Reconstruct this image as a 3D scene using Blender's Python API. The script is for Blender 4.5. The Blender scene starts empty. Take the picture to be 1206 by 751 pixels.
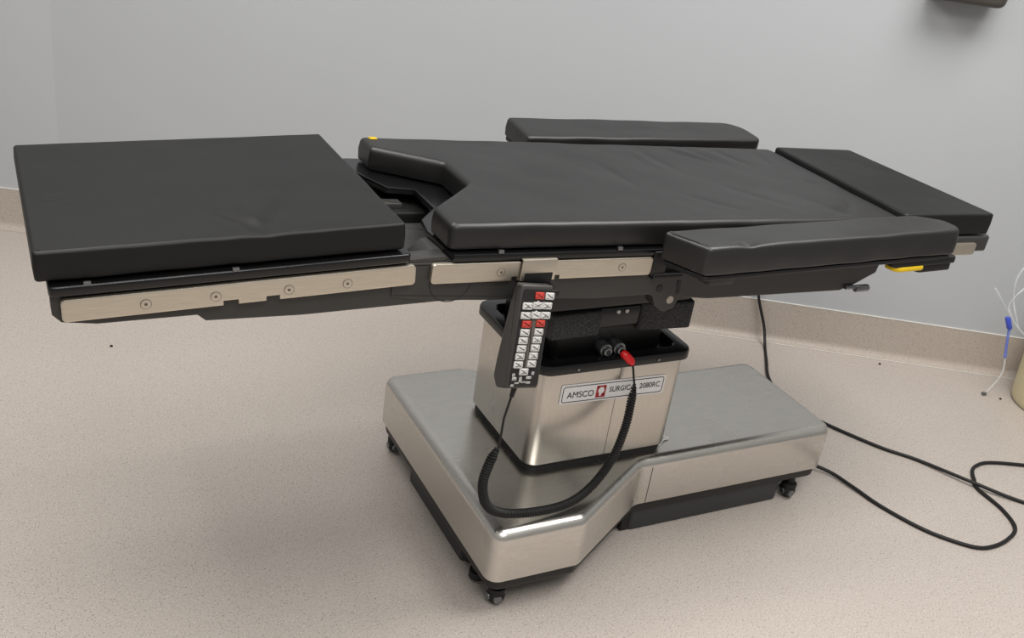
import bpy, bmesh, math, random
from mathutils import Vector, Matrix, Euler, noise

random.seed(7)
scene = bpy.context.scene
COL = scene.collection
PI = math.pi

# ------------------------------------------------------------------ materials
def new_mat(name):
    m = bpy.data.materials.new(name); m.use_nodes = True
    nt = m.node_tree
    return m, nt, nt.nodes['Principled BSDF']

def lin(r, g, b):
    f = lambda c: (c/255/12.92) if c/255 <= 0.04045 else ((c/255+0.055)/1.055)**2.4
    return (f(r), f(g), f(b), 1)

def simple(name, rgb, rough=.5, metal=0.0, noise=0.06, scale=60, bump=0.0, spec=.5):
    m, nt, b = new_mat(name)
    c = lin(*rgb)
    tc = nt.nodes.new('ShaderNodeTexCoord')
    n = nt.nodes.new('ShaderNodeTexNoise'); n.inputs['Scale'].default_value = scale
    n.inputs['Detail'].default_value = 4
    nt.links.new(tc.outputs['Object'], n.inputs['Vector'])
    r = nt.nodes.new('ShaderNodeValToRGB')
    r.color_ramp.elements[0].position = .3; r.color_ramp.elements[1].position = .7
    r.color_ramp.elements[0].color = tuple(x*(1-noise) for x in c[:3])+(1,)
    r.color_ramp.elements[1].color = tuple(min(1, x*(1+noise)) for x in c[:3])+(1,)
    nt.links.new(n.outputs['Fac'], r.inputs['Fac'])
    nt.links.new(r.outputs['Color'], b.inputs['Base Color'])
    b.inputs['Roughness'].default_value = rough
    b.inputs['Metallic'].default_value = metal
    b.inputs['Specular IOR Level'].default_value = spec
    if bump:
        bp = nt.nodes.new('ShaderNodeBump'); bp.inputs['Strength'].default_value = bump
        bp.inputs['Distance'].default_value = .002
        nt.links.new(n.outputs['Fac'], bp.inputs['Height']); nt.links.new(bp.outputs['Normal'], b.inputs['Normal'])
    return m

def vinyl(name, rgb, rough=.42, folds=(), soft=.35, spec=.36):
    """black leatherette; folds = [(centre, radius, direction, frequency, strength)] shallow creases"""
    m, nt, b = new_mat(name)
    N, L = nt.nodes.new, nt.links.new
    b.inputs['Base Color'].default_value = lin(*rgb)
    b.inputs['Specular IOR Level'].default_value = spec
    tc = N('ShaderNodeTexCoord')
    broad = N('ShaderNodeTexNoise'); broad.inputs['Scale'].default_value = 5; broad.inputs['Detail'].default_value = 2
    L(tc.outputs['Object'], broad.inputs['Vector'])
    grain = N('ShaderNodeTexNoise'); grain.inputs['Scale'].default_value = 700
    L(tc.outputs['Object'], grain.inputs['Vector'])
    mr = N('ShaderNodeMapRange'); mr.inputs['To Min'].default_value = rough-.06; mr.inputs['To Max'].default_value = rough+.08
    L(broad.outputs['Fac'], mr.inputs['Value']); L(mr.outputs['Result'], b.inputs['Roughness'])
    b1 = N('ShaderNodeBump'); b1.inputs['Strength'].default_value = soft; b1.inputs['Distance'].default_value = .02
    L(broad.outputs['Fac'], b1.inputs['Height'])
    b2 = N('ShaderNodeBump'); b2.inputs['Strength'].default_value = .12; b2.inputs['Distance'].default_value = .001
    L(grain.outputs['Fac'], b2.inputs['Height']); L(b1.outputs['Normal'], b2.inputs['Normal'])
    last = b2
    for (c, rad, ang, freq, st) in folds:
        mp = N('ShaderNodeMapping'); mp.vector_type = 'TEXTURE'
        mp.inputs['Location'].default_value = c; mp.inputs['Rotation'].default_value = (0, 0, ang)
        L(tc.outputs['Object'], mp.inputs['Vector'])
        ln = N('ShaderNodeVectorMath'); ln.operation = 'LENGTH'; L(mp.outputs['Vector'], ln.inputs[0])
        mk = N('ShaderNodeMapRange'); mk.interpolation_type = 'SMOOTHSTEP'
        mk.inputs['From Min'].default_value = 0; mk.inputs['From Max'].default_value = rad
        mk.inputs['To Min'].default_value = 1; mk.inputs['To Max'].default_value = 0
        L(ln.outputs['Value'], mk.inputs['Value'])
        sc = N('ShaderNodeVectorMath'); sc.operation = 'MULTIPLY'; sc.inputs[1].default_value = (freq, freq*.16, freq*.16)
        L(mp.outputs['Vector'], sc.inputs[0])
        nn = N('ShaderNodeTexNoise'); nn.inputs['Scale'].default_value = 1; nn.inputs['Detail'].default_value = 2
        nn.inputs['Distortion'].default_value = .4
        L(sc.outputs['Vector'], nn.inputs['Vector'])
        mu = N('ShaderNodeMath'); mu.operation = 'MULTIPLY'; L(nn.outputs['Fac'], mu.inputs[0]); L(mk.outputs['Result'], mu.inputs[1])
        bb = N('ShaderNodeBump'); bb.inputs['Strength'].default_value = st; bb.inputs['Distance'].default_value = .01
        L(mu.outputs['Value'], bb.inputs['Height']); L(last.outputs['Normal'], bb.inputs['Normal'])
        last = bb
    L(last.outputs['Normal'], b.inputs['Normal'])
    return m

def brushed(name, rgb, rough=.3, axis=(1, 1, 60), bump=.05):
    m, nt, b = new_mat(name)
    N, L = nt.nodes.new, nt.links.new
    b.inputs['Metallic'].default_value = 1
    tc = N('ShaderNodeTexCoord')
    sc = N('ShaderNodeVectorMath'); sc.operation = 'MULTIPLY'; sc.inputs[1].default_value = axis
    L(tc.outputs['Object'], sc.inputs[0])
    n = N('ShaderNodeTexNoise'); n.inputs['Scale'].default_value = 14; n.inputs['Detail'].default_value = 5
    L(sc.outputs['Vector'], n.inputs['Vector'])
    r = N('ShaderNodeValToRGB'); c = lin(*rgb)
    r.color_ramp.elements[0].position = .25; r.color_ramp.elements[1].position = .75
    r.color_ramp.elements[0].color = tuple(x*.9 for x in c[:3])+(1,)
    r.color_ramp.elements[1].color = tuple(min(1, x*1.08) for x in c[:3])+(1,)
    L(n.outputs['Fac'], r.inputs['Fac']); L(r.outputs['Color'], b.inputs['Base Color'])
    smudge = N('ShaderNodeTexNoise'); smudge.inputs['Scale'].default_value = 7; L(tc.outputs['Object'], smudge.inputs['Vector'])
    mr = N('ShaderNodeMapRange'); mr.inputs['To Min'].default_value = rough-.07; mr.inputs['To Max'].default_value = rough+.1
    L(smudge.outputs['Fac'], mr.inputs['Value']); L(mr.outputs['Result'], b.inputs['Roughness'])
    bp = N('ShaderNodeBump'); bp.inputs['Strength'].default_value = bump; bp.inputs['Distance'].default_value = .001
    L(n.outputs['Fac'], bp.inputs['Height']); L(bp.outputs['Normal'], b.inputs['Normal'])
    return m

def speckled(name, base, dark, light, rough=.4):
    """speckled vinyl sheet"""
    m, nt, b = new_mat(name)
    N, L = nt.nodes.new, nt.links.new
    tc = N('ShaderNodeTexCoord')
    def flecks(scale, lo, hi):
        v = N('ShaderNodeTexNoise'); v.inputs['Scale'].default_value = scale; v.inputs['Detail'].default_value = 2
        L(tc.outputs['Object'], v.inputs['Vector'])
        q = N('ShaderNodeMapRange'); q.inputs['From Min'].default_value = lo; q.inputs['From Max'].default_value = hi
        L(v.outputs['Fac'], q.inputs['Value']); return q.outputs['Result']
    big = N('ShaderNodeTexNoise'); big.inputs['Scale'].default_value = 1.3; L(tc.outputs['Object'], big.inputs['Vector'])
    col = N('ShaderNodeMixRGB'); col.inputs['Color1'].default_value = lin(*base)
    col.inputs['Color2'].default_value = tuple(x*.93 for x in lin(*base)[:3])+(1,)
    L(big.outputs['Fac'], col.inputs['Fac'])
    cur = col.outputs['Color']
    for sc, lo, hi, c in ((230, .6, .68, dark), (300, .6, .66, light), (520, .62, .68, dark)):
        mx = N('ShaderNodeMixRGB'); L(flecks(sc, lo, hi), mx.inputs['Fac']); L(cur, mx.inputs['Color1'])
        mx.inputs['Color2'].default_value = lin(*c); cur = mx.outputs['Color']
    # sparse dark chips
    vo = N('ShaderNodeTexVoronoi'); vo.inputs['Scale'].default_value = 105; L(tc.outputs['Object'], vo.inputs['Vector'])
    chip = N('ShaderNodeMapRange'); chip.inputs['From Min'].default_value = .1; chip.inputs['From Max'].default_value = .16
    chip.inputs['To Min'].default_value = .62; chip.inputs['To Max'].default_value = 0
    L(vo.outputs['Distance'], chip.inputs['Value'])
    mx = N('ShaderNodeMixRGB'); L(chip.outputs['Result'], mx.inputs['Fac']); L(cur, mx.inputs['Color1'])
    mx.inputs['Color2'].default_value = lin(100, 88, 80); cur = mx.outputs['Color']
    L(cur, b.inputs['Base Color'])
    b.inputs['Roughness'].default_value = rough
    b.inputs['Specular IOR Level'].default_value = .35
    return m

M = {}
M['floor'] = speckled('speckled_floor', (184, 175, 167), (140, 128, 119), (208, 201, 195), .36)
M['cove'] = speckled('speckled_cove', (180, 170, 160), (148, 136, 126), (190, 180, 170), .45)
M['wall'] = simple('grey_wall_paint', (175, 178, 181), .75, noise=.012, scale=3)
M['wall_b'] = simple('grey_wall_paint_side', (178, 180, 183), .75, noise=.012, scale=3)
M['caulk_and_highlight'] = simple('white_caulk_and_highlight', (214, 212, 206), .4)  # caulk lines, and the painted highlight strip at the cove's foot
M['pad_leg'] = vinyl('vinyl_leg', (13, 13, 13), .48, soft=.15)
M['pad_main'] = vinyl('vinyl_main', (17, 16, 16), .42, soft=.2, spec=.62)
M['pad_arm'] = vinyl('vinyl_arm', (19, 18, 18), .42, soft=.2, spec=.75)
M['pad_head'] = vinyl('vinyl_head', (12, 12, 12), .5)
M['steel'] = brushed('brushed_steel', (206, 201, 193), .28, (60, 60, 1.5))
M['steel_base'] = brushed('brushed_base', (208, 205, 199), .25, (2, 40, 40))
M['rail'] = brushed('rail_steel', (212, 203, 188), .42, (2, 60, 60))
M['black'] = simple('black_plastic', (9, 9, 9), .45)
M['black_gloss'] = simple('black_enamel', (14, 14, 15), .24)
M['rubber'] = simple('black_rubber', (9, 9, 9), .6)
M['grey_dark'] = simple('dark_grey_enamel', (52, 51, 49), .42, noise=.05, scale=20)
M['grey_body'] = simple('charcoal_plinth', (50, 52, 53), .5, noise=.08, scale=15)
M['foam'] = simple('textured_black_foam', (52, 52, 54), .8, noise=.95, scale=300, bump=.8)
M['remote'] = simple('handset_grey', (58, 56, 54), .45, noise=.05)
M['remote_face'] = simple('handset_face', (30, 29, 29), .4)
M['strip'] = simple('handset_strip', (88, 84, 76), .5)
M['key'] = simple('white_key', (205, 203, 200), .4)
M['key_red'] = simple('red_key', (192, 66, 57), .4)
M['ink'] = simple('black_ink', (24, 24, 26), .5)
M['screw_line'] = simple('screw_dark_line', (92, 84, 74), .6)  # darker tone for the screw's ring and hex socket
M['red'] = simple('red_plastic', (214, 24, 30), .35)
M['yellow'] = simple('yellow_plastic', (226, 190, 30), .4)
M['label'] = simple('white_label', (222, 220, 220), .4, noise=.01)
M['crimson'] = simple('crimson_print', (160, 28, 36), .5)
M['chrome'] = simple('socket_metal', (130, 132, 134), .3, metal=.9)
M['bin'] = simple('cream_plastic', (206, 196, 160), .4, noise=.02)
M['blue'] = simple('blue_plastic', (62, 82, 190), .35)
M['box'] = simple('dark_grey_box', (70, 67, 62), .5)
M['lamp'] = None

def film(name, alpha, tint=(235, 240, 242)):
    m, nt, b = new_mat(name)
    N, L = nt.nodes.new, nt.links.new
    b.inputs['Base Color'].default_value = lin(*tint); b.inputs['Roughness'].default_value = .18
    tc = N('ShaderNodeTexCoord'); n = N('ShaderNodeTexNoise'); n.inputs['Scale'].default_value = 22; n.inputs['Detail'].default_value = 3
    L(tc.outputs['Object'], n.inputs['Vector'])
    mr = N('ShaderNodeMapRange'); mr.inputs['From Min'].default_value = .35; mr.inputs['From Max'].default_value = .7
    mr.inputs['To Min'].default_value = alpha*.5; mr.inputs['To Max'].default_value = alpha*1.5
    L(n.outputs['Fac'], mr.inputs['Value']); L(mr.outputs['Result'], b.inputs['Alpha'])
    bp = N('ShaderNodeBump'); bp.inputs['Strength'].default_value = .5; bp.inputs['Distance'].default_value = .01
    L(n.outputs['Fac'], bp.inputs['Height']); L(bp.outputs['Normal'], b.inputs['Normal'])
    return m
M['film'] = film('clear_film', .2)
M['tube'] = film('clear_tube', .45)
M['fold'] = film('clear_fold', .28)
M['tube_blue'] = film('blue_tint_tube', .75, (110, 130, 215))

# ------------------------------------------------------------------ mesh helpers
def fillet(poly, rad, n=5):
    """round the corners of a 2-D polygon; rad number or list"""
    out = []; k = len(poly)
    for i in range(k):
        r = rad[i] if isinstance(rad, (list, tuple)) else rad
        p0, p, p1 = Vector(poly[i-1]), Vector(poly[i]), Vector(poly[(i+1) % k])
        a, b = (p0-p), (p1-p); la, lb = a.length, b.length; a.normalize(); b.normalize()
        ang = a.angle(b)
        if r <= 0 or ang > 3.1: out.append(tuple(p)); continue
        t = min(r/math.tan(ang/2), la*.49, lb*.49); rr = t*math.tan(ang/2)
        c = p+(a+b).normalized()*(rr/math.sin(ang/2))
        s, e = p+a*t-c, p+b*t-c
        a0 = math.atan2(s.y, s.x); a1 = math.atan2(e.y, e.x); d = (a1-a0+PI) % (2*PI)-PI
        for j in range(n+1):
            w = a0+d*j/n; out.append((c.x+rr*math.cos(w), c.y+rr*math.sin(w)))
    return out

def area2(poly):
    return sum(poly[i-1][0]*poly[i][1]-poly[i][0]*poly[i-1][1] for i in range(len(poly)))

def inset(poly, d):
    k = len(poly); out = []
    for i in range(k):
        p0, p, p1 = Vector(poly[i-1]), Vector(poly[i]), Vector(poly[(i+1) % k])
        e0 = (p-p0).normalized(); e1 = (p1-p).normalized()
        n0 = Vector((-e0.y, e0.x)); n1 = Vector((-e1.y, e1.x))
        m = n0+n1
        m = m/max(m.length_squared/2, .5) if m.length > 1e-6 else n0
        q = p+m*d; out.append((q.x, q.y))
    return out

def prism(bm, poly, z0, z1, top=.004, bot=.004, seg=4, T=None, mat=0, bulge=0):
    """extruded outline with rounded top and bottom edges; T maps local to world"""
    if area2(poly) < 0: poly = poly[::-1]
    rings = []
    for j in range(seg+1):
        a = PI/2*j/seg
        rings.append((bot*(1-math.sin(a)), z0+bot*(1-math.cos(a))))
    if bulge: rings.append((-bulge, (z0+z1)/2))
    for j in range(seg+1):
        a = PI/2*j/seg
        rings.append((top*(1-math.cos(a)), z1-top*(1-math.sin(a))))
    rings = [(rings[0][0]+.0025, rings[0][1])]+rings+[(rings[-1][0]+.0025, rings[-1][1])]
    vs = []
    for d, z in rings:
        row = []
        for x, y in inset(poly, d):
            v = Vector((x, y, z)); row.append(bm.verts.new(T @ v if T else v))
        vs.append(row)
    k = len(poly); fs = []
    for r0, r1 in zip(vs, vs[1:]):
        for i in range(k):
            fs.append(bm.faces.new((r0[i-1], r0[i], r1[i], r1[i-1])))
    fs.append(bm.faces.new(vs[-1])); fs.append(bm.faces.new(vs[0][::-1]))
    for f in fs: f.material_index = mat
    return fs

def rect(x0, x1, y0, y1): return [(x0, y0), (x1, y0), (x1, y1), (x0, y1)]

def box(bm, x0, x1, y0, y1, z0, z1, r=.003, T=None, mat=0, rv=None):
    rv = r if rv is None else rv
    prism(bm, fillet(rect(x0, x1, y0, y1), rv, 3), z0, z1, r, r, 2, T, mat)

def cyl(bm, c, axis, r, h, n=20, bev=.0, mat=0, T=None, r2=None):
    """cylinder centred at base c along axis"""
    ax = Vector(axis).normalized(); q = ax.to_track_quat('Z', 'Y').to_matrix().to_4x4()
    TT = Matrix.Translation(Vector(c)) @ q
    if T: TT = T @ TT
    poly = [(r*math.cos(2*PI*i/n), r*math.sin(2*PI*i/n)) for i in range(n)]
    b = bev if bev else min(r, h)*.08
    prism(bm, poly, 0, h, b, b, 2, TT, mat)

def tube(bm, pts, r, n=8, mat=0, cap=True, closed=False):
    pts = [Vector(p) for p in pts]; rings = []
    up = Vector((0, 0, 1)); prev = None
    for i, p in enumerate(pts):
        if closed: d = pts[(i+1) % len(pts)]-pts[i-1]
        else: d = pts[min(i+1, len(pts)-1)]-pts[max(i-1, 0)]
        d.normalize()
        if prev is None:
            u = d.cross(up)
            if u.length < 1e-3: u = d.cross(Vector((1, 0, 0)))
        else: u = prev-d*prev.dot(d)
        u.normalize(); prev = u; w = d.cross(u)
        rr = r[i] if isinstance(r, (list, tuple)) else r
        rings.append([bm.verts.new(p+u*rr*math.cos(2*PI*k/n)+w*rr*math.sin(2*PI*k/n)) for k in range(n)])
    m = len(rings)
    for i in range(m if closed else m-1):
        a, b = rings[i], rings[(i+1) % m]
        for k in range(n):
            f = bm.faces.new((a[k-1], a[k], b[k], b[k-1])); f.material_index = mat
    if cap and not closed:
        bm.faces.new(rings[0][::-1]).material_index = mat; bm.faces.new(rings[-1]).material_index = mat

def spline(pts, n=12):
    """Catmull-Rom through pts"""
    P = [Vector(p) for p in pts]; P = [2*P[0]-P[1]]+P+[2*P[-1]-P[-2]]; out = []
    for i in range(1, len(P)-2):
        for j in range(n):
            t = j/n; a, b, c, d = P[i-1:i+3]
            out.append(.5*((2*b)+(c-a)*t+(2*a-5*b+4*c-d)*t*t+(3*b-a-3*c+d)*t**3))
    out.append(P[-2]); return out

def sphere(bm, c, r, s=(1, 1, 1), mat=0):
    g = bmesh.ops.create_uvsphere(bm, u_segments=20, v_segments=12, radius=r)
    for v in g['verts']:
        v.co = Vector((v.co.x*s[0], v.co.y*s[1], v.co.z*s[2]))+Vector(c)
        for f in v.link_faces: f.material_index = mat

def obj(name, bm, mats, parent=None, label=None, sharp=35):
    if not isinstance(mats, (list, tuple)): mats = [mats]
    off = Vector((0, 0, 0)); q = parent
    while q is not None: off += q.location; q = q.parent
    if off.length > 0: bmesh.ops.translate(bm, verts=bm.verts, vec=-off)
    bmesh.ops.recalc_face_normals(bm, faces=bm.faces)
    me = bpy.data.meshes.new(name); bm.to_mesh(me); bm.free()
    for m in mats: me.materials.append(m)
    me.shade_smooth()
    for p in me.polygons:
        if p.loop_total > 4: p.use_smooth = False
    me.set_sharp_from_angle(angle=math.radians(sharp))
    o = bpy.data.objects.new(name, me); COL.objects.link(o)
    if parent is not None: o.parent = parent
    if label: o['label'] = label
    return o

def thing(name, label, cat, loc=(0, 0, 0), group=None):
    o = bpy.data.objects.new(name, None); COL.objects.link(o); o.location = loc
    o.empty_display_size = .1
    o['label'] = label; o['category'] = cat
    if group: o['group'] = group
    return o

def tag(o, label, cat, group=None):
    o['label'] = label; o['category'] = cat
    if group: o['group'] = group
    return o

def struct(o):
    o['kind'] = 'structure'; return o

NB = bmesh.new

def vnoise(x, y, z): return noise.noise(Vector((x, y, z)))
def upholster(bm, T, step, features=(), soft=.0012, seed=0):
    """cut the pad into a fine grid and press soft waves, creases and pinches into it (all in the pad's own plane)"""
    inv = T.inverted(); loc = [inv @ v.co for v in bm.verts]
    lo = [min(p[i] for p in loc) for i in (0, 1)]; hi = [max(p[i] for p in loc) for i in (0, 1)]
    ztop = max(p.z for p in loc)
    for ax in (0, 1):
        d = Vector((1, 0, 0)) if ax == 0 else Vector((0, 1, 0)); n = int((hi[ax]-lo[ax]-.03)/step)
        for i in range(n+1):
            c = [0, 0, 0]; c[ax] = lo[ax]+.015+(hi[ax]-lo[ax]-.03)*i/n
            bmesh.ops.bisect_plane(bm, geom=bm.verts[:]+bm.edges[:]+bm.faces[:], dist=1e-5, plane_co=T @ Vector(c), plane_no=(T.to_3x3() @ d))
    for v in bm.verts:
        p = inv @ v.co; k = max(0, min(1, (p.z-(ztop-.03))/.03)); dz = soft*vnoise(p.x*9+seed, p.y*9, 3.1)*k
        out = soft*1.1*vnoise(p.x*14+seed, p.y*14, p.z*14)
        for f in features:
            if f[0] == 'pinch':
                _, cx, cy, r, a, spikes = f; dx, dy = p.x-cx, p.y-cy; q = math.hypot(dx, dy)
                dz -= k*a*(math.exp(-(q/(r*.35))**2)+.55*math.exp(-q/r)*(q/r if q < r else 1)*max(0, math.cos(spikes*math.atan2(dy, dx)+seed))**3)
            elif f[0] == 'crease':
                _, x0, y0, x1, y1, w, a = f; ax_, ay_ = x1-x0, y1-y0; L2 = ax_*ax_+ay_*ay_
                t = max(0, min(1, ((p.x-x0)*ax_+(p.y-y0)*ay_)/L2)); q = math.hypot(p.x-x0-t*ax_, p.y-y0-t*ay_)*1.15
                dz += 1.5*k*a*math.exp(-(q/w)**2)*math.sin(PI*max(.04, min(.96, t)))
        edge = min(p.x-lo[0], hi[0]-p.x, p.y-lo[1], hi[1]-p.y)
        if k < .98: p.y += out*(1 if p.y > (lo[1]+hi[1])/2 else -1)*(1-k)*2
        p.z += dz
        v.co = T @ p

# ------------------------------------------------------------------ camera
cam_d = bpy.data.cameras.new('camera'); cam = bpy.data.objects.new('camera', cam_d); COL.objects.link(cam)
YAW, PITCH, ROLL, FPX = -0.52668, -0.44756, 0.15190, 1181.56
fw = Vector((-math.sin(YAW)*math.cos(PITCH), math.cos(YAW)*math.cos(PITCH), math.sin(PITCH)))
rt = fw.cross(Vector((0, 0, 1))).normalized(); up = rt.cross(fw)
r2 = rt*math.cos(ROLL)+up*math.sin(ROLL); u2 = -rt*math.sin(ROLL)+up*math.cos(ROLL)
mw = Matrix((r2, u2, -fw)).transposed().to_4x4(); mw.translation = Vector((.2306, -1.4832, 1.4933))
cam.matrix_world = mw
cam_d.sensor_fit = 'HORIZONTAL'; cam_d.sensor_width = 36; cam_d.lens = FPX*36/1206; cam_d.clip_start = .02
scene.camera = cam

# ------------------------------------------------------------------ room shell
WA = -0.51666
E1 = Vector((math.cos(WA), math.sin(WA), 0)); NW = Vector((math.sin(WA), -math.cos(WA), 0))   # along the wall, out of the wall
W0 = Vector((.2306, 2.2625, 0))
def wp(s, d, z): return W0+E1*s+NW*d+Vector((0, 0, z))
SC = .262                               # shallow corner of the wall, at its left
E2 = (Matrix.Rotation(math.radians(4), 3, 'Z') @ (-E1)); N2 = Vector((-E2.y, E2.x, 0))
if N2.dot(NW) < 0: N2 = -N2
CW = wp(SC, 0, 0)
def wl(s, d, z): return CW+E2*s+N2*d+Vector((0, 0, z))

def slab(fn, s0, s1, d0, d1, z0, z1):
    bm = NB(); c = [fn(s, d, z) for z in (z0, z1) for d in (d0, d1) for s in (s0, s1)]
    v = [bm.verts.new(p) for p in c]
    for f in ((0, 1, 3, 2), (4, 6, 7, 5), (0, 4, 5, 1), (2, 3, 7, 6), (0, 2, 6, 4), (1, 5, 7, 3)): bm.faces.new([v[i] for i in f])
    return bm
bm = NB()
fl = [wp(-2.2, -.12, 0), wp(4.6, -.12, 0), wp(4.6, 4.6, 0), wp(-2.2, 4.6, 0)]
top = [bm.verts.new(p) for p in fl]; bot = [bm.verts.new(p-Vector((0, 0, .05))) for p in fl]
bm.faces.new(top); bm.faces.new(bot[::-1])
for i in range(4): bm.faces.new((top[i-1], bot[i-1], bot[i], top[i]))
struct(obj('floor', bm, M['floor']))
struct(obj('wall_back', slab(wp, SC, 4.6, -.1, 0, 0, 2.9), M['wall']))
struct(obj('wall_left', slab(wl, 0, 2.4, -.1, 0, 0, 2.9), M['wall_b']))

def cove(fn, s0, s1):
    bm = NB(); prof = []
    R = .026
    prof.append((0, 0.0)); prof.append((R+.004, 0.0006))
    for j in range(7):
        a = PI/2*j/6; prof.append((.004+R-R*math.sin(a), R-R*math.cos(a)+.0006))
    prof += [(.004, .1465), (.003, .1477), (0, .1477)]
    a = [bm.verts.new(fn(s0, d, z)) for d, z in prof]; b = [bm.verts.new(fn(s1, d, z)) for d, z in prof]
    for i in range(len(prof)): bm.faces.new((a[i-1], a[i], b[i], b[i-1]))
    bm.faces.new(a); bm.faces.new(b[::-1]); return bm
struct(obj('baseboard_back', cove(wp, SC, 4.6), M['cove']))
struct(obj('baseboard_left', cove(wl, 0, 2.4), M['cove']))
struct(obj('cove_highlight', slab(wp, SC, 4.2, .0285, .0325, .0006, .0018), M['caulk_and_highlight']))  # added pale strip: reflected highlight along the cove's foot, painted as geometry
struct(obj('trim_1', slab(wp, SC, 4.6, 0, .0048, .1477, .1505), M['caulk_and_highlight']))
struct(obj('trim_2', slab(wl, 0, 2.4, 0, .0048, .1477, .1505), M['caulk_and_highlight']))

# ------------------------------------------------------------------ the operating table
W = .508
BASE = Vector((1.55, .25, 0))
tab = thing('operating_table', 'black padded surgical operating table on brushed steel pedestal base', 'operating table', BASE)

def frame(x, z, a):
    return Matrix.Translation((x, 0, z)) @ Matrix.Rotation(-a, 4, 'Y')      # s along, y depth, t up
TL = frame(.27892, .85353, .036923)
TM = frame(.94628, .86857, -.030996)
def side(T, y=0):      # (s, t) outline extruded towards +y
    return T @ Matrix(((1, 0, 0, 0), (0, 0, 1, y), (0, 1, 0, 0), (0, 0, 0, 1)))

# --- base cover (T-shaped, rounded)
out = [(1.085, -.085), (1.30, -.085), (1.545, .066), (2.152, .066), (2.152, .436), (1.545, .436), (1.30, .59), (1.085, .59)]
bm = NB(); prism(bm, fillet(out, [.03, .035, .05, .035, .035, .05, .035, .03], 6), .093, .2185, .024, .001, 7)
base = obj('base_cover', bm, M['steel_base'], tab, 'brushed steel T-shaped base cover')
bm = NB()
box(bm, 1.5745, 1.5762, .0655, .069, .094, .196, .0003)
obj('seam', bm, M['black'], base)
bm = NB(); prism(bm, fillet(inset(out, .008), .03, 4), .060, .095, .002, .010, 3)
obj('base_trim', bm, M['black'], tab, 'black strip under the steel cover')
bm = NB()
box(bm, 1.112, 1.54, .095, .425, .0, .08, .006, rv=.012)
lo = obj('plinth', bm, M['grey_body'], tab, 'charcoal plinth under the wide end')
bm = NB(); box(bm, 1.556, 2.03, .082, .42, .0, .08, .006, rv=.012)
obj('plinth', bm, M['grey_body'], tab, 'charcoal plinth under the narrow end')
bm = NB(); box(bm, 1.535, 1.56, .086, .41, .0, .08, .003)
obj('foot_bar', bm, M['black'], tab)
def caster(x, y, r=.021, name='caster'):
    bm = NB()
    sphere(bm, (x, y, r), r, (1, 1, 1), 0)
    cyl(bm, (x, y, r*1.55), (0, 0, 1), r*.95, .012, 20); cyl(bm, (x, y, .04), (0, 0, 1), .012, .04, 14)
    c = obj(name, bm, M['rubber'], tab)
    b2 = NB(); cyl(b2, (x-.004, y-r*1.02, r), (0, 1, 0), r*.45, r*2.04, 16); cyl(b2, (x-r*1.02, y, r), (1, 0, 0), r*.4, r*2.04, 16)
    obj('hub_cap', b2, M['chrome'], c)
for x, y in ((1.132, -.042), (1.123, .556), (2.07, .088), (2.07, .41)): caster(x, y, .021)
for x, y in ((1.135, .09), (1.122, .03)):
    bm = NB(); cyl(bm, (x, y, .03), (0, 0, 1), .014, .045, 14); cyl(bm, (x, y, .014), (0, 0, 1), .02, .018, 18)
    obj('levelling_foot', bm, M['rubber'], tab)
# --- column
cx0, cx1, cy0, cy1 = 1.243, 1.628, .0975, .4105
bm = NB(); prism(bm, fillet(rect(cx0+.006, cx1-.006, cy0+.006, cy1-.006), .03, 6), .2165, .236, .003, .001, 3)
obj('column_gasket', bm, M['rubber'], tab)
bm = NB(); prism(bm, fillet(rect(cx0, cx1, cy0, cy1), .032, 7), .234, .476, .002, .004, 3)
colo = obj('column', bm, M['steel'], tab, 'brushed steel pedestal column')
bm = NB(); box(bm, 1.4462, 1.4474, cy0-.0004, cy0+.002, .236, .475, .0002)
obj('seam', bm, M['grey_dark'], colo)
bm = NB()      # black rim with an opening in it
o1 = fillet(rect(cx0-.012, cx1+.008, cy0-.012, cy1+.012), .036, 7); i1 = fillet(rect(cx0+.022, cx1-.025, cy0+.022, cy1-.022), .02, 7)
def ringwall(bm, a, b, za, zb):
    va = [bm.verts.new((x, y, za)) for x, y in a]; vb = [bm.verts.new((x, y, zb)) for x, y in b]
    for i in range(len(a)): bm.faces.new((va[i-1], va[i], vb[i], vb[i-1]))
seq = [(inset(o1, .012), .472), (o1, .474), (o1, .490), (inset(o1, .002), .4945), (inset(o1, .006), .496), (inset(i1, -.004), .496), (i1, .493), (i1, .480)]
rows = [[bm.verts.new((x, y, z)) for x, y in pl] for pl, z in seq]
for a, b in zip(rows, rows[1:]):
    for i in range(len(a)): bm.faces.new((a[i-1], a[i], b[i], b[i-1]))
bm.faces.new(rows[-1])
rim = obj('column_rim', bm, M['black_gloss'], tab, 'black plastic rim around the column top')
for x in (1.325, 1.535):
    bm = NB(); cyl(bm, (x, cy0-.0145, .483), (0, 1, 0), .0032, .004, 12); obj('screw', bm, M['chrome'], rim)
bm = NB(); box(bm, 1.285, 1.575, .135, .385, .48, .72, .006, rv=.02)
mast = obj('mast', bm, M['black'], tab, 'black inner lifting mast')
bm = NB()       # textured cover hanging round the mast
for pl, z0, z1 in ((fillet([(1.258, .112), (1.385, .116), (1.385, .40), (1.258, .40)], .01), .545, .604),
                   (fillet([(1.485, .116), (1.622, .105), (1.622, .40), (1.485, .40)], .01), .545, .612)):
    prism(bm, pl, z0, z1, .006, .003, 3)
obj('mast_cover', bm, M['foam'], tab, 'rough textured black cover pieces')
bm = NB(); box(bm, 1.38, 1.49, .122, .40, .556, .606, .006); box(bm, 1.25, 1.62, .13, .42, .602, .64, .008)
mb = obj('mast_bracket', bm, M['black_gloss'], tab)
for x in (1.425, 1.447):
    bm = NB(); cyl(bm, (x, .118, .596), (0, 1, 0), .0045, .006, 10); obj('bolt', bm, M['key'], mb)
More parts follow.
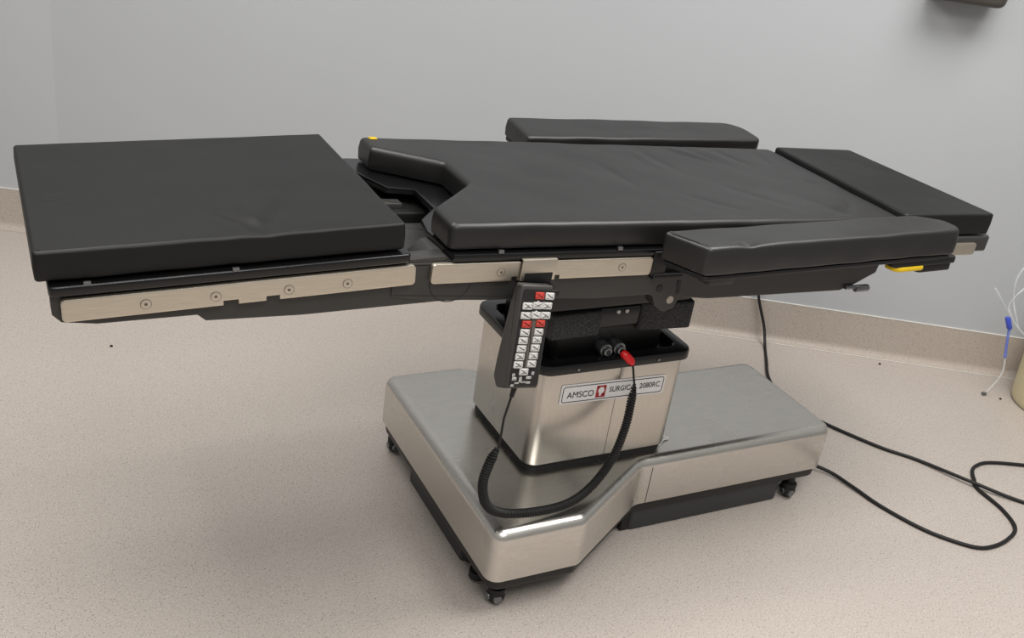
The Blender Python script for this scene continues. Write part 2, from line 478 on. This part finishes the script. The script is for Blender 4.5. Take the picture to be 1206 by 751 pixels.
for x in (1.405, 1.44):
    bm = NB(); cyl(bm, (x, .108, .508), (0, 1, .0), .0155, .03, 22, .002); cyl(bm, (x, .099, .508), (0, 1, 0), .0105, .01, 18, .002)
    s = obj('socket', bm, M['chrome'], mast)
    bm = NB(); cyl(bm, (x, .0978, .508), (0, 1, 0), .006, .002, 14); obj('socket_hole', bm, M['black'], s)

# rating label on the column front
bm = NB(); yl = cy0-.0012
LT = Matrix.Translation((1.437, yl, .4125)) @ Matrix.Rotation(math.radians(-1.3)*-1, 4, 'Y') @ Matrix.Rotation(PI/2, 4, 'X')
prism(bm, fillet(rect(-.139, .139, -.0245, .0245), .005, 4), 0, .0008, .0002, .0001, 2, LT)
lab = obj('name_label', bm, M['label'], tab, 'white label with black lettering and red emblem')
bm = NB()
t = .0011; bx, by = .1335, .0195
tube(bm, [LT @ Vector((x, y, .001)) for x, y in fillet(rect(-bx, bx, -by, by), .006, 4)], .0009, 6, closed=True)
obj('label_border', bm, M['ink'], lab)
def lettering(txt, x, y, size, name, mat, parent, T, bold=.0004, width=None):
    cu = bpy.data.curves.new('lettering_curve', 'FONT'); cu.body = txt; cu.size = size; cu.extrude = .0004; cu.offset = bold
    cu.align_x = 'CENTER'; cu.align_y = 'CENTER'
    tmp = bpy.data.objects.new('lettering_curve', cu); COL.objects.link(tmp)
    dg = bpy.context.evaluated_depsgraph_get()
    me = bpy.data.meshes.new_from_object(tmp.evaluated_get(dg))
    bpy.data.objects.remove(tmp); bpy.data.curves.remove(cu)
    xs = [v.co.x for v in me.vertices]; k = width/(max(xs)-min(xs)) if width else 1
    off = Vector((0, 0, 0)); q = parent
    while q is not None: off += q.location; q = q.parent
    for v in me.vertices: v.co = (T @ Vector((v.co.x*k+x, v.co.y+y, v.co.z+.0011)))-off
    me.materials.clear(); me.materials.append(mat)
    o = bpy.data.objects.new(name, me); COL.objects.link(o); o.parent = parent; return o
lettering('AMSCO', -.087, -.003, .0215, 'lettering', M['ink'], lab, LT, 0, .069)
lettering('SURGICAL', .025, .001, .0195, 'lettering', M['ink'], lab, LT, 0, .075)
lettering('2080RC', .097, .001, .0195, 'lettering', M['ink'], lab, LT, 0, .056)
bm = NB(); prism(bm, fillet(rect(-.047, -.022, -.0155, .0145), .001, 2), .0008, .0014, .0001, .0001, 1, LT)
em = obj('emblem', bm, M['crimson'], lab)
bm = NB()
prism(bm, [(-.038, -.0115), (-.0335, -.0115), (-.0325, -.006), (-.027, -.003), (-.0265, .0045), (-.030, .010), (-.0365, .0105), (-.0415, .007), (-.0425, .001), (-.041, -.003), (-.0385, -.005)], .0013, .0018, .0001, .0001, 1, LT)
obj('emblem_mark', bm, M['label'], em)

# --- leg section
bm = NB(); prism(bm, fillet(rect(0, .5807, 0, W), .007, 5), -.049, 0, .006, .005, 5, TL, bulge=.0012)
upholster(bm, TL, .009, [('pinch', .344, .032, .07, .007, 5), ('crease', .01, .20, .09, .225, .008, -.0014), ('crease', .02, .235, .08, .222, .006, .0012), ('crease', .35, .03, .40, .15, .010, -.0024), ('crease', .335, .03, .27, .13, .010, -.0022), ('crease', .344, .03, .335, .16, .010, .002)], .0014, 1.3)
pad = obj('leg_pad', bm, M['pad_leg'], tab, 'square black vinyl leg pad')
bm = NB(); prism(bm, fillet(rect(.016, .590, -.012, W+.012), .01, 4), -.070, -.0535, .003, .003, 3, TL)
lpl = obj('leg_plate', bm, M['black_gloss'], tab)
for s in (.065, .285):
    bm = NB(); box(bm, s, s+.011, -.012, -.006, -.0535, -.0485, .001, TL); obj('tab', bm, M['chrome'], lpl)
beam = [(.018, -.07), (.66, -.07), (.685, -.09), (.685, -.15), (.66, -.158), (.40, -.153), (.243, -.143), (.230, -.131), (.08, -.127), (.03, -.118), (.018, -.104)]
for y0 in (.0008, W-.034):
    bm = NB(); prism(bm, beam, 0, .036, .0012, .0012, 2, side(TL, y0)); obj('leg_beam', bm, M['grey_dark'], tab, 'dark grey side beam under the leg pad')
for a, b, t in ((.03, .06, -.095), (.45, .49, -.115)):
    bm = NB(); box(bm, a, b, .03, W-.03, t, -.07, .003, TL); obj('cross_member', bm, M['black'], tab)

def rail(name, T, s0, s1, t0, t1, y, yd, notches, screws, label, front=True, slots=True):
    pts = [(s0, t0)]
    for a, b in notches: pts += [(a, t0), (a, t0+.008), (b, t0+.008), (b, t0)]
    pts += [(s1, t0), (s1, t1), (s0, t1)]
    k = len(pts); rad = [.007]+[0]*(k-4)+[.007, .007, .007]
    rad = [.007 if i in (0, k-3, k-2, k-1) else 0 for i in range(k)]
    bm = NB(); prism(bm, fillet(pts, rad, 5), 0, yd, .0012, .0012, 2, side(T, y))
    o = obj(name, bm, M['rail'], tab, label)
    yf = y if front else y+yd
    d = -1 if front else 1
    for s, t in screws:
        bm = NB()
        Tm = T @ Matrix.Translation((s, yf+d*.0003, t)) @ Matrix.Rotation(PI/2, 4, 'X')
        ring = [Tm @ Vector((.0082*math.cos(2*PI*i/24), .0082*math.sin(2*PI*i/24), 0)) for i in range(24)]
        tube(bm, ring, .0004, 5, 1, closed=True)
        cyl(bm, (0, 0, -.001), (0, 0, 1), .0078, .0014, 20, .0003, 0, Tm)
        cyl(bm, (0, 0, 0), (0, 0, 1), .0028, .0006, 6, .0001, 1, Tm)
        obj('screw', bm, [M['rail'], M['screw_line']], o)
    return o
YR = -.014
lab_r = 'brushed steel accessory rail'
rail('leg_rail', TL, .031, .598, -.1115, -.0745, YR, .011, [(.269, .293), (.338, .360)], [(.151, -.0945), (.257, -.094), (.375, -.0955), (.475, -.0955)], lab_r)
rail('leg_rail', TL, .031, .598, -.1115, -.0745, W+.003, .011, [], [(.151, -.0945), (.475, -.0955)], lab_r, False)

# --- seat and back section
mp = [(.0, .0), (1.122, .0), (1.148, .508), (.0, .508), (.0, .435), (.126, .340), (.126, .217), (.0, .088)]
bm = NB(); prism(bm, fillet(mp, [.014, .02, .02, .008, .008, .018, .02, .014], 5), -.05, 0, .012, .006, 5, TM, bulge=.0015)
upholster(bm, TM, .009, [('pinch', .979, .05, .07, .006, 4), ('pinch', 1.053, .236, .06, .004, 3), ('crease', 1.00, .045, 1.08, .15, .010, -.002), ('crease', .96, .02, .985, .09, .008, .002),
    ('crease', .773, .50, .853, .36, .009, -.0018), ('crease', .80, .50, .875, .37, .009, .0016), ('crease', .847, .50, .90, .33, .010, -.002), ('crease', .885, .50, .93, .36, .009, .0016), ('crease', .933, .50, .965, .35, .010, -.0018),
    ('crease', .511, .38, .523, .17, .014, -.0016), ('crease', .692, .50, .71, .28, .012, -.0016), ('crease', .66, .48, .67, .3, .012, .0012), ('crease', .75, .22, .86, .06, .014, -.0014), ('crease', .60, .16, .72, .04, .014, -.0014), ('crease', 1.065, .47, 1.03, .34, .012, -.0016)], .0016, 4.2)
mpad = obj('main_pad', bm, M['pad_main'], tab, 'long black vinyl seat and back pad with a notched end')
bm = NB(); box(bm, .017, .034, .488, .502, -.0005, .0012, .0006, TM)
obj('tag', bm, M['yellow'], mpad, 'small yellow tag')
pp = [(.006, -.012), (1.12, -.012), (1.13, W+.012), (-.03, W+.012), (-.03, .43), (.006, .337), (.062, .327), (.062, .221), (.012, .16), (-.0, .10)]
bm = NB(); prism(bm, fillet(pp, .004, 2), -.067, -.0535, .002, .002, 2, TM)
spl = obj('seat_plate', bm, M['black_gloss'], tab)
for s in (.094, .352):
    bm = NB(); box(bm, s, s+.011, -.012, -.005, -.0535, -.047, .001, TM); obj('tab', bm, M['chrome'], spl)
bm = NB(); box(bm, -.05, .4, .10, .27, -.112, -.104, .003, TM); box(bm, .09, .4, .035, .47, -.13, -.07, .004, TM, 1); box(bm, -.06, .1, .272, .47, -.125, -.085, .004, TM, 1); box(bm, -.03, .03, .30, .33, -.09, -.075, .003, TM, 0)
obj('seat_pan', bm, [M['grey_dark'], M['black']], tab)
for pl, y0 in (([(-.05, -.105), (-.012, -.068), (.03, -.060), (.06, -.075), (.06, -.11)], .036), ([(-.04, -.105), (.0, -.068), (.03, -.064), (.06, -.075), (.06, -.11)], .40)):
    bm = NB(); prism(bm, fillet(pl, .004, 2), 0, .07, .004, .004, 2, side(TM, y0)); obj('hinge_block', bm, M['grey_dark'], tab)
sb = [(-.10, -.072), (.47, -.068), (.50, -.10), (.535, -.125), (.54, -.165), (.528, -.192), (.505, -.2), (.48, -.185), (.467, -.158), (.44, -.158), (.33, -.160), (.213, -.154), (.096, -.151), (.04, -.148), (-.02, -.148), (-.10, -.135)]
for y0 in (-.002, W-.032):
    bm = NB(); prism(bm, fillet(sb, [.003]*2+[.02, .01, .01, .014, .014, .014, .014]+[.003]*7, 4), 0, .034, .002, .002, 2, side(TM, y0)); o = obj('seat_beam', bm, M['grey_dark'], tab, 'dark grey side beam under the seat')
    yy = y0 if y0 < .1 else y0+.034
    sg = -1 if y0 < .1 else 1
    bm = NB(); Tm = TM @ Matrix.Translation((.011, yy, -.108)) @ Matrix.Rotation(PI/2, 4, 'X')
    tube(bm, [Tm @ Vector((.041*math.cos(2*PI*i/40), .041*math.sin(2*PI*i/40), 0)) for i in range(40)], .0009, 6, closed=True)
    obj('hinge_ring', bm, M['ink'], o)
    bm = NB()
    cyl(bm, (.515, yy-.001 if sg < 0 else yy-.001, -.172), (0, 1, 0), .0085, .002, 18, .0003, 1, TM); cyl(bm, (.482, yy-.001, -.145), (0, 1, 0), .0085, .002, 18, .0003, 0, TM)
    prism(bm, fillet([(.522, -.128), (.532, -.128), (.536, -.155), (.528, -.162)], .004, 3), 0, .003, .0004, .0004, 1, side(TM, yy-.0015))
    obj('lug_hole', bm, [M['ink'], M['cove']], o)
rail('seat_rail', TM, -.033, .44, -.1075, -.070, YR, .011, [(.128, .142), (.215, .230)], [(.104, -.089), (.369, -.0885)], lab_r)
rail('seat_rail', TM, -.033, .44, -.1075, -.070, W+.003, .011, [], [(.104, -.089), (.369, -.0885)], lab_r, False)
bb = [(.455, -.07), (1.11, -.07), (1.098, -.136), (1.03, -.168), (1.0, -.177), (.62, -.178), (.535, -.170), (.50, -.13), (.47, -.10)]
for y0 in (.004, W-.034):
    bm = NB(); prism(bm, fillet(bb, .004, 3), 0, .03, .002, .002, 2, side(TM, y0)); o = obj('back_beam', bm, M['grey_dark'], tab, 'dark grey side beam under the back')
    bm = NB(); cyl(bm, (1.042, y0-.004, -.172), (1, 0, .02), .0085, .040, 18, .002, 0, TM); cyl(bm, (1.01, y0-.004, -.168), (1, 0, 0), .005, .04, 12, .001, 0, TM)
    if y0 < .1: obj('knob', bm, M['chrome'], o)
    else: bm.free()
bm = NB(); box(bm, .55, 1.06, .03, .48, -.10, -.07, .004, TM); obj('back_plate', bm, M['black'], tab)
bm = NB(); box(bm, .62, .66, .03, .48, -.185, -.15, .004, TM); obj('cross_member', bm, M['black'], tab)
bm = NB(); box(bm, .44, .475, -.016, -.003, -.11, -.058, .003, TM); box(bm, .445, .52, -.02, .0, -.118, -.105, .004, TM)
obj('rail_stop', bm, M['black'], tab)
bm = NB(); box(bm, .45, .463, -.02, -.012, -.074, -.066, .001, TM)
bm.free()
# upper cradle between mast and seat
bm = NB(); box(bm, 1.20, 1.56, .05, .46, .645, .735, .01); box(bm, 1.28, 1.50, .1, .40, .62, .66, .006)
obj('cradle', bm, M['black'], tab)

# --- head section
hp = [(1.128, -.001), (1.428, -.006), (1.421, .488), (1.155, .495)]
bm = NB(); prism(bm, fillet(hp, .01, 4), -.043, .009, .006, .005, 4, TM, bulge=.001)
obj('head_pad', bm, M['pad_head'], tab, 'narrow black vinyl head pad')
bm = NB(); prism(bm, fillet([(1.12, -.008), (1.436, -.008), (1.452, .02), (1.45, .47), (1.43, .49), (1.12, .49)], .008, 3), -.087, -.047, .005, .006, 3, TM)
box(bm, 1.06, 1.14, .08, .11, -.10, -.08, .003, TM); box(bm, 1.06, 1.14, .38, .41, -.10, -.08, .003, TM)
obj('head_frame', bm, M['grey_dark'], tab)
rail('head_rail', TM, 1.14, 1.39, -.092, -.062, -.014, .008, [], [], lab_r)
rail('head_rail', TM, 1.14, 1.39, -.092, -.062, .486, .008, [], [], lab_r, False)

# --- arm boards
def armboard(o, rot, L, w, poly, rad, thick, flip, label):
    T = Matrix.Translation(o) @ Euler(rot, 'XYZ').to_matrix().to_4x4()
    bm = NB(); prism(bm, fillet(poly, rad, 7), -thick, 0, .009, .006, 5, T, bulge=.0015)
    fe = [('crease', .02, .02, .16, .012, .010, -.003), ('pinch', .10, .012, .05, .004, 3), ('crease', .34, .012, .52, .012, .008, -.0018)] if not flip else [('crease', .1, .06, .6, .05, .02, -.001)]
    upholster(bm, T, .012, fe, .0018, 2.2 if flip else 5.1)
    if not flip:      # stitched seam round the near end
        tube(bm, [T @ Vector(q) for q in spline([(-.026, w-.014, .0004), (-.012, w*.5, .0006), (.003, .012, -.0008), (.005, .004, -.006)], 6)], .0011, 6)
    e = bpy.data.objects.new('armboard', None); COL.objects.link(e); e.parent = tab; e['label'] = label; e.empty_display_size = .05
    obj('arm_pad', bm, M['pad_arm'], e)
    bm = NB(); prism(bm, fillet([(x*.985+.004, y*.94+w*.03) for x, y in poly], rad, 5), -thick-.011, -thick-.002, .002, .003, 3, T)
    obj('board', bm, M['black'], e)
    bm = NB()
    box(bm, .04, .10, .03 if not flip else .0, w+.0 if not flip else w-.02, -thick-.035, -thick-.008, .004, T)
    obj('clamp', bm, M['grey_dark'], e)
    if not flip:
        bm = NB(); prism(bm, fillet(rect(L-.18, L+.012, .006, w*.75), .012, 4), -thick-.024, -thick-.009, .003, .003, 3, T)
        prism(bm, fillet(rect(L-.10, L+.006, .010, w*.7), .012, 4), -thick-.042, -thick-.018, .004, .004, 3, T)
        obj('bracket', bm, M['black'], e)
        bm = NB(); box(bm, L-.175, L-.085, .004, .045, -thick-.034, -thick-.022, .004, T, rv=.014)
        obj('release_lever', bm, M['yellow'], e, 'yellow release lever')
L, w = .694, .106
armboard((1.411, -.138, .8555), (-.05, -.007, .005), L, w, [(0, 0), (L, 0), (L, w*.55), (L-.05, w), (-.032, w)], [.012, .03, .03, .05, .006], .058, False, 'padded armboard on the near side')
L, w = .735, .125
armboard((1.383, .549, .8535), (.1, .021, .020), L, w, [(0, 0), (L, 0), (L, w), (0, w)], [.008, .02, .11, .012], .046, True, 'padded armboard on the far side')

# ------------------------------------------------------------------ hand control
RO = Vector((1.073, -.055, .763))
RT = Matrix.Translation(RO) @ Euler((-.22, .166, .097), 'XYZ').to_matrix().to_4x4()
hand = thing('hand_control', 'dark grey hand control with white and red buttons hanging from the steel rail', 'hand control', RO)
w, h = .0725, .190
bm = NB()
prof = [(0, .006), (0, -h), (.036, -h-.008), (.050, -h+.012), (.047, -h+.05), (.040, -h+.1), (.031, -.03), (.022, .006)]   # (y, z)
YZ = RT @ Matrix(((0, 0, 1, 0), (1, 0, 0, 0), (0, 1, 0, 0), (0, 0, 0, 1)))
prism(bm, fillet(prof, [.005, .006, .008, .014, .03, .03, .01, .005], 4), 0, w, .005, .005, 3, YZ)
obj('body', bm, M['remote'], hand)
FX = RT @ Matrix(((1, 0, 0, 0), (0, 0, -1, 0), (0, 1, 0, 0), (0, 0, 0, 1)))       # x right, y up, z towards the front
bm = NB(); prism(bm, fillet(rect(.003, w-.003, -h+.004, -.002), .004, 4), 0, .0012, .0005, .0003, 2, FX)
face = obj('face_plate', bm, M['remote_face'], hand)
bm = NB(); box(bm, w*.5-.007, w*.5+.006, -h*.80, -h*.30, .001, .0018, .0003, FX); obj('centre_strip', bm, M['strip'], hand)
def fxy(px, py):
    """crop position on the handset front -> local face position"""
    v = (py-18)/(595-18); le = 405-(py-20)*.181; re = 600-(py-20)*.158
    return w*(px-le)/(re-le), -.006-v*(h-.012)
def button(px, py, red=False, up_=False, bw=.0195, bh=.0128):
    x, y = fxy(px, py); bm = NB()
    if up_: pl = [(x-bw/2, y-bh/2), (x+bw/2, y-bh/2), (x+bw/2, y+bh/2), (x+bw*.16, y+bh/2), (x, y+bh*.72), (x-bw*.16, y+bh/2), (x-bw/2, y+bh/2)]
    else: pl = rect(x-bw/2, x+bw/2, y-bh/2, y+bh/2)
    prism(bm, fillet(pl, .0012, 2), .001, .0042, .0008, .0002, 2, FX)
    k = random.random()
    if k < .5: tube(bm, [FX @ Vector((x-bw*.25, y+bh*(.2-.4*k), .0043)), FX @ Vector((x+bw*.1, y-bh*.05, .0043)), FX @ Vector((x+bw*.28, y-bh*.25*k*2, .0043))], .00045, 5, 1)
    else:
        tube(bm, [FX @ Vector((x-bw*.28, y-bh*.2, .0043)), FX @ Vector((x+bw*.25, y-bh*.1, .0043))], .00045, 5, 1)
        tube(bm, [FX @ Vector((x-bw*.1, y-bh*.05, .0043)), FX @ Vector((x+bw*.12, y+bh*.2, .0043))], .00045, 5, 1)
    obj('button', bm, [M['key_red'] if red else M['key'], M['ink']], hand, 'red button' if red else 'white button')
button(510, 42, True); button(572, 42)
for q in ((433, 107, 0), (496, 102, 1), (555, 101, 0), (420, 165, 0), (484, 161, 1), (545, 160, 0)): button(q[0], q[1], False, bool(q[2]), .0208)
button(425, 217, True); button(513, 210, True)
for y in range(5):
    button(413-11*y, 268+49.4*y); button(502-11.6*y, 262+49.4*y)
button(404, 509)
bm = NB()
for px, py, a, b in ((345, 553, .010, .006), (385, 558, .006, .010), (440, 547, .012, .005), (408, 575, .016, .003), (360, 580, .010, .003), (435, 578, .01, .004), (330, 530, .006, .006), (468, 520, .006, .006), (315, 595, .007, .004)):
    x, y = fxy(px, py); x = max(.010, min(w-.010, x)); box(bm, x-a/2, x+a/2, y-b/2, y+b/2, .001, .0016, .0003, FX)
obj('printed_symbols', bm, M['key'], hand, 'white printed symbols')
# steel hook over the rail
bm = NB()
TH = TM
HP = [(-.0205, -.1055), (-.0155, -.1055), (-.0155, -.0685), (.0, -.0685), (.0, -.0635), (-.0205, -.0635)]
yzm = TM @ Matrix(((0, 0, 1, 0), (1, 0, 0, 0), (0, 1, 0, 0), (0, 0, 0, 1)))
prism(bm, fillet(HP, .0012, 2), .143, .2155, .0006, .0006, 1, yzm)
hk = obj('rail_hook', bm, M['rail'], hand, 'steel hook over the rail')
bm = NB(); box(bm, .146, .214, -.05, -.0172, -.128, -.114, .002, TM); box(bm, .150, .210, -.021, -.0172, -.125, -.09, .001, TM)
obj('hanger', bm, M['black'], hand)
# coiled cord
cb = RT @ Vector((w*.47, .022, -h-.006))
cam_c = Vector((.2306, -1.4832, 1.4933))
path = [cb, cb+Vector((-.012, -.002, -.035)), Vector((1.060, -.088, .455))]
bm = NB(); tube(bm, spline([cb+Vector((.002, 0, .012)), cb+Vector((-.003, 0, -.018))], 4), [.006, .006, .0055, .005, .0045], 10)
obj('strain_relief', bm, M['rubber'], hand)
pts = [(1.0545, -.086, .440), (1.043, -.082, .40), (1.040, -.076, .35), (1.060, -.068, .292), (1.105, -.060, .256), (1.185, -.056, .239), (1.27, -.045, .234), (1.34, -.02, .245), (1.405, .01, .285), (1.443, .035, .35), (1.462, .058, .405), (1.468, .066, .432)]
cen = spline(pts, 40)
bm = NB()
# resample by length, helix about the centre line
ln = [0]
for a, b in zip(cen, cen[1:]): ln.append(ln[-1]+(b-a).length)
tot = ln[-1]; pitch = .0060; per = 10; n = int(tot/pitch*per); hel = []; j = 0; prev = None
for i in range(n+1):
    d = tot*i/n
    while j < len(ln)-2 and ln[j+1] < d: j += 1
    f = (d-ln[j])/(ln[j+1]-ln[j]); p = cen[j].lerp(cen[j+1], f); t = (cen[j+1]-cen[j]).normalized()
    u = t.cross(Vector((0, 1, 0))) if prev is None else prev-t*prev.dot(t)
    u.normalize(); prev = u; v = t.cross(u); a = 2*PI*i/per
    R = .0076*min(1, .35+i/60, .35+(n-i)/60)
    hel.append(p+u*R*math.cos(a)+v*R*math.sin(a))
tube(bm, [cb+Vector((-.002, 0, -.01)), cb.lerp(Vector((1.0545, -.086, .440)), .5)+Vector((-.004, 0, 0)), hel[0]], .0024, 8)
tube(bm, hel, .0028, 6)
tube(bm, spline([hel[-1], (1.4665, .074, .455), (1.464, .080, .475), (1.458, .084, .487)], 5), .0026, 8)
obj('coiled_cord', bm, M['rubber'], hand)
bm = NB(); tube(bm, [(1.440, .100, .507), (1.4435, .097, .503), (1.446, .094, .500), (1.458, .085, .489), (1.461, .083, .485), (1.4635, .081, .481)], [.006, .0095, .0105, .0095, .008, .004], 14)
obj('plug', bm, M['red'], hand, 'red plug')

# ------------------------------------------------------------------ power cord on the floor
def onwall(s_x, z, d=.012):
    # point on the back wall at world x
    s = ((s_x-W0.x)-NW.x*d)/E1.x; return wp(s, d, z)
z = .0055; PX = 2.655
kp = [onwall(2.545, .33, .006), onwall(2.55, .315, .03), onwall(2.565, .26, .02), onwall(2.59, .16, .018), onwall(2.62, .06, .03), (2.60, .82, z), (2.54, .74, z), (2.463, .635, z), (2.42, .52, z), (2.43, .42, z), (2.455, .345, z), (2.53, .20, z), (2.599, .08+.03, z), (2.664, -.035, z+.008), (2.75, -.145, z), (2.90, -.30, z), (3.10, -.36, z), (3.22, -.25, z), (3.15, -.11, z), (2.929, -.005, z), (2.824, .037, z), (2.765, .036, z), (2.727, .018, z), (2.690, -.020, z+.001), (2.664, -.055, z+.001), (2.652, -.149, z), (2.615, -.222, z), (2.549, -.252, z), (2.48, -.262, z), (2.427, -.251, z), (2.375, -.20, z), (2.334, -.134, z), (2.30, -.03, z), (2.285, .06, z+.002), (2.26, .14, .012), (2.17, .20, .03), (2.036, .24, .04)]
bm = NB(); tube(bm, spline(kp, 10), .0052, 10)
pc = thing('power_cord', 'long black power cord looping across the floor to the table base', 'cord', (2.55, 0, 0))
obj('cable', bm, M['rubber'], pc)
bm = NB(); q = onwall(2.545, .33, .0)
T = Matrix.Translation(q) @ Matrix.Rotation(WA, 4, 'Z')
box(bm, -.02, .02, -.03, -.001, -.022, .022, .005, T)
obj('plug', bm, M['rubber'], pc)

# ------------------------------------------------------------------ waste bin, its liner, and the catheter tube
BC = Vector((3.385, .225, 0))
wb = thing('waste_bin', 'cream plastic waste bin with a clear liner at the right edge by the wall', 'bin', BC)
def lathe(bm, prof, c, n=40, wob=None, mat=0):
    rows = []
    for k, (r, z) in enumerate(prof):
        row = []
        for i in range(n):
            a = 2*PI*i/n; rr = r+(wob(a, k) if wob else 0)
            row.append(bm.verts.new((c.x+rr*math.cos(a), c.y+rr*math.sin(a), z+(wob(a*1.7, k+9) if wob and k else 0))))
        rows.append(row)
    for a, b in zip(rows, rows[1:]):
        for i in range(n):
            f = bm.faces.new((a[i-1], a[i], b[i], b[i-1])); f.material_index = mat
    return rows
bm = NB()
pr = [(.10, .003), (.138, .003), (.143, .012), (.1455, .03), (.158, .245), (.163, .25), (.163, .258), (.154, .258), (.142, .03), (.10, .02)]
r = lathe(bm, pr, BC); bm.faces.new(r[0][::-1]); bm.faces.new(r[-1])
body = obj('bin_body', bm, M['bin'], wb)
for a in (3.5, 4.9, .4, 1.9):
    bm = NB(); box(bm, BC.x+.126*math.cos(a)-.012, BC.x+.126*math.cos(a)+.012, BC.y+.126*math.sin(a)-.012, BC.y+.126*math.sin(a)+.012, 0, .007, .002)
    obj('bin_foot', bm, M['rubber'], wb)
random.seed(3)
ph = [random.uniform(0, 6) for _ in range(6)]
wob = lambda a, k: (.010*math.sin(3*a+ph[0]+k)+.007*math.sin(5*a+ph[1]+k*2)+.004*math.sin(9*a+ph[2]+k*3))*(0 if k < 2 else 1)*min(1, k/3)
bm = NB()
lathe(bm, [(.1645, .20), (.1655, .258), (.166, .28), (.165, .32), (.162, .36), (.15, .40), (.12, .43)], BC, 64, wob)
lin_o = obj('bin_liner', bm, M['film'], wb, 'loose clear plastic liner standing above the bin')
for pts in ([(3.245, .335, .235), (3.196, .357, .278), (3.150, .384, .335), (3.106, .408, .388)],
            [(3.215, .35, .262), (3.175, .370, .34), (3.160, .380, .40), (3.160, .378, .46), (3.20, .36, .53)],
            [(3.19, .36, .285), (3.163, .376, .33), (3.170, .372, .37), (3.19, .36, .41)]):
    bm = NB(); tube(bm, spline(pts, 8), [.0022+.0012*math.sin(.35*i) for i in range(8*(len(pts)-1)+1)], 8)
    obj('liner_fold', bm, M['fold'], wb)
ct = thing('catheter_tube', 'thin clear tube with a blue end hanging beside the bin', 'tube', (3.20, .355, 0))
bm = NB(); tube(bm, spline([(3.206, .350, .153), (3.214, .345, .11), (3.213, .346, .075), (3.206, .350, .050), (3.196, .356, .022), (3.189, .361, .004)], 8), .0024, 8)
obj('tubing', bm, M['tube'], ct)
bm = NB(); tube(bm, [(3.185, .362, .262), (3.194, .357, .209), (3.206, .350, .150)], .0046, 10); obj('sleeve', bm, M['tube_blue'], ct, 'blue tinted sleeve')
bm = NB(); tube(bm, [(3.171, .371, .294), (3.1715, .3705, .291), (3.186, .3615, .258), (3.1865, .361, .255)], [.0075, .009, .009, .0075], 14); obj('connector', bm, M['blue'], ct, 'bright blue connector')
bm = NB(); tube(bm, [(3.193, .358, .0062), (3.181, .364, .0062)], .006, 10); obj('tip', bm, M['chrome'], ct)

# ------------------------------------------------------------------ small things
bm = NB(); T = Matrix.Translation((1.636, .132, .2187)) @ Matrix.Rotation(.4, 4, 'Z')
tube(bm, spline([T @ Vector(p) for p in ((-.022, -.01, .003), (-.006, .004, .006), (.004, .018, .016), (.012, .004, .006), (.026, -.006, .003))], 6), .0032, 8)
tube(bm, spline([T @ Vector(p) for p in ((-.012, -.008, .0025), (.004, -.004, .004), (.020, -.008, .0025))], 6), .0025, 8)
tag(obj('plastic_scrap', bm, M['label']), 'small scrap of white plastic lying on the steel base beside the column', 'scrap')

# dark unit on the wall, mostly above the frame
def wpt(s, d, z): return wp(s, d, z)
WT = Matrix.Translation(W0) @ Matrix.Rotation(WA, 4, 'Z') @ Matrix(((1, 0, 0, 0), (0, -1, 0, 0), (0, 0, 1, 0), (0, 0, 0, 1)))
E1s = 3.095
bm = NB(); prism(bm, fillet(rect(E1s-.115, E1s+.095, .004, .12), [.004, .004, .035, .035], 5), 1.222, 1.52, .015, .02, 4, WT)
wbx = thing('wall_dispenser', 'dark grey rounded unit mounted high on the wall at the top right', 'dispenser', wp(E1s, .06, 1.222))
obj('housing', bm, M['box'], wbx)
bm = NB(); box(bm, E1s-.09, E1s+.08, -.0, .01, 1.235, 1.50, .003, WT); obj('back_plate', bm, M['black'], wbx)
for nm, (x, y), lb in (('crumb', (2.964, .627), 'tiny dark crumb on the floor in front of the back wall'), ('crumb', (.512, 1.268), 'tiny dark crumb on the open floor at the left, below the leg pad'), ('crumb', (3.227, .323), 'tiny dark crumb on the floor beside the waste bin')):
    bm = NB(); box(bm, x-.004, x+.004, y-.003, y+.003, 0, .005, .0015); tag(obj(nm, bm, M['ink']), lb, 'crumb')

# ------------------------------------------------------------------ light
def area(name, loc, size, power, target, color=(1, 1, 1)):
    d = bpy.data.lights.new(name, 'AREA'); d.shape = 'RECTANGLE'; d.size, d.size_y = size; d.energy = power; d.color = color
    o = bpy.data.objects.new(name, d); COL.objects.link(o); o.location = loc
    o.rotation_euler = (Vector(target)-Vector(loc)).to_track_quat('-Z', 'Y').to_euler(); return o
area('ceiling_light', (.1, .6, 2.75), (1.5, 1.2), 46, (.1, .6, 0), (1, .975, .945))
area('ceiling_light', (2.3, -.4, 2.75), (1.5, 1.2), 60, (2.3, -.4, 0), (1, .975, .945))
area('ceiling_light', (.6, -1.8, 2.75), (1.5, 1.2), 46, (.6, -1.8, 0), (1, .975, .945))
world = bpy.data.worlds.new('world'); scene.world = world; world.use_nodes = True
nt = world.node_tree; bg = nt.nodes['Background']
tc = nt.nodes.new('ShaderNodeTexCoord'); sp = nt.nodes.new('ShaderNodeSeparateXYZ'); nt.links.new(tc.outputs['Generated'], sp.inputs[0])
rp = nt.nodes.new('ShaderNodeValToRGB'); e = rp.color_ramp.elements
e[0].position = .0; e[0].color = (.28, .26, .24, 1); e[1].position = 1; e[1].color = (.85, .84, .82, 1)
x = e.new(.5); x.color = (.42, .41, .40, 1)
x = e.new(.7); x.color = (.6, .59, .57, 1)
mr = nt.nodes.new('ShaderNodeMapRange'); mr.inputs['From Min'].default_value = -1
nt.links.new(sp.outputs['Z'], mr.inputs['Value']); nt.links.new(mr.outputs['Result'], rp.inputs['Fac']); nt.links.new(rp.outputs['Color'], bg.inputs['Color'])
bg.inputs['Strength'].default_value = .62
scene.view_settings.view_transform = 'Standard'
scene.view_settings.look = 'None'
scene.view_settings.exposure = 0
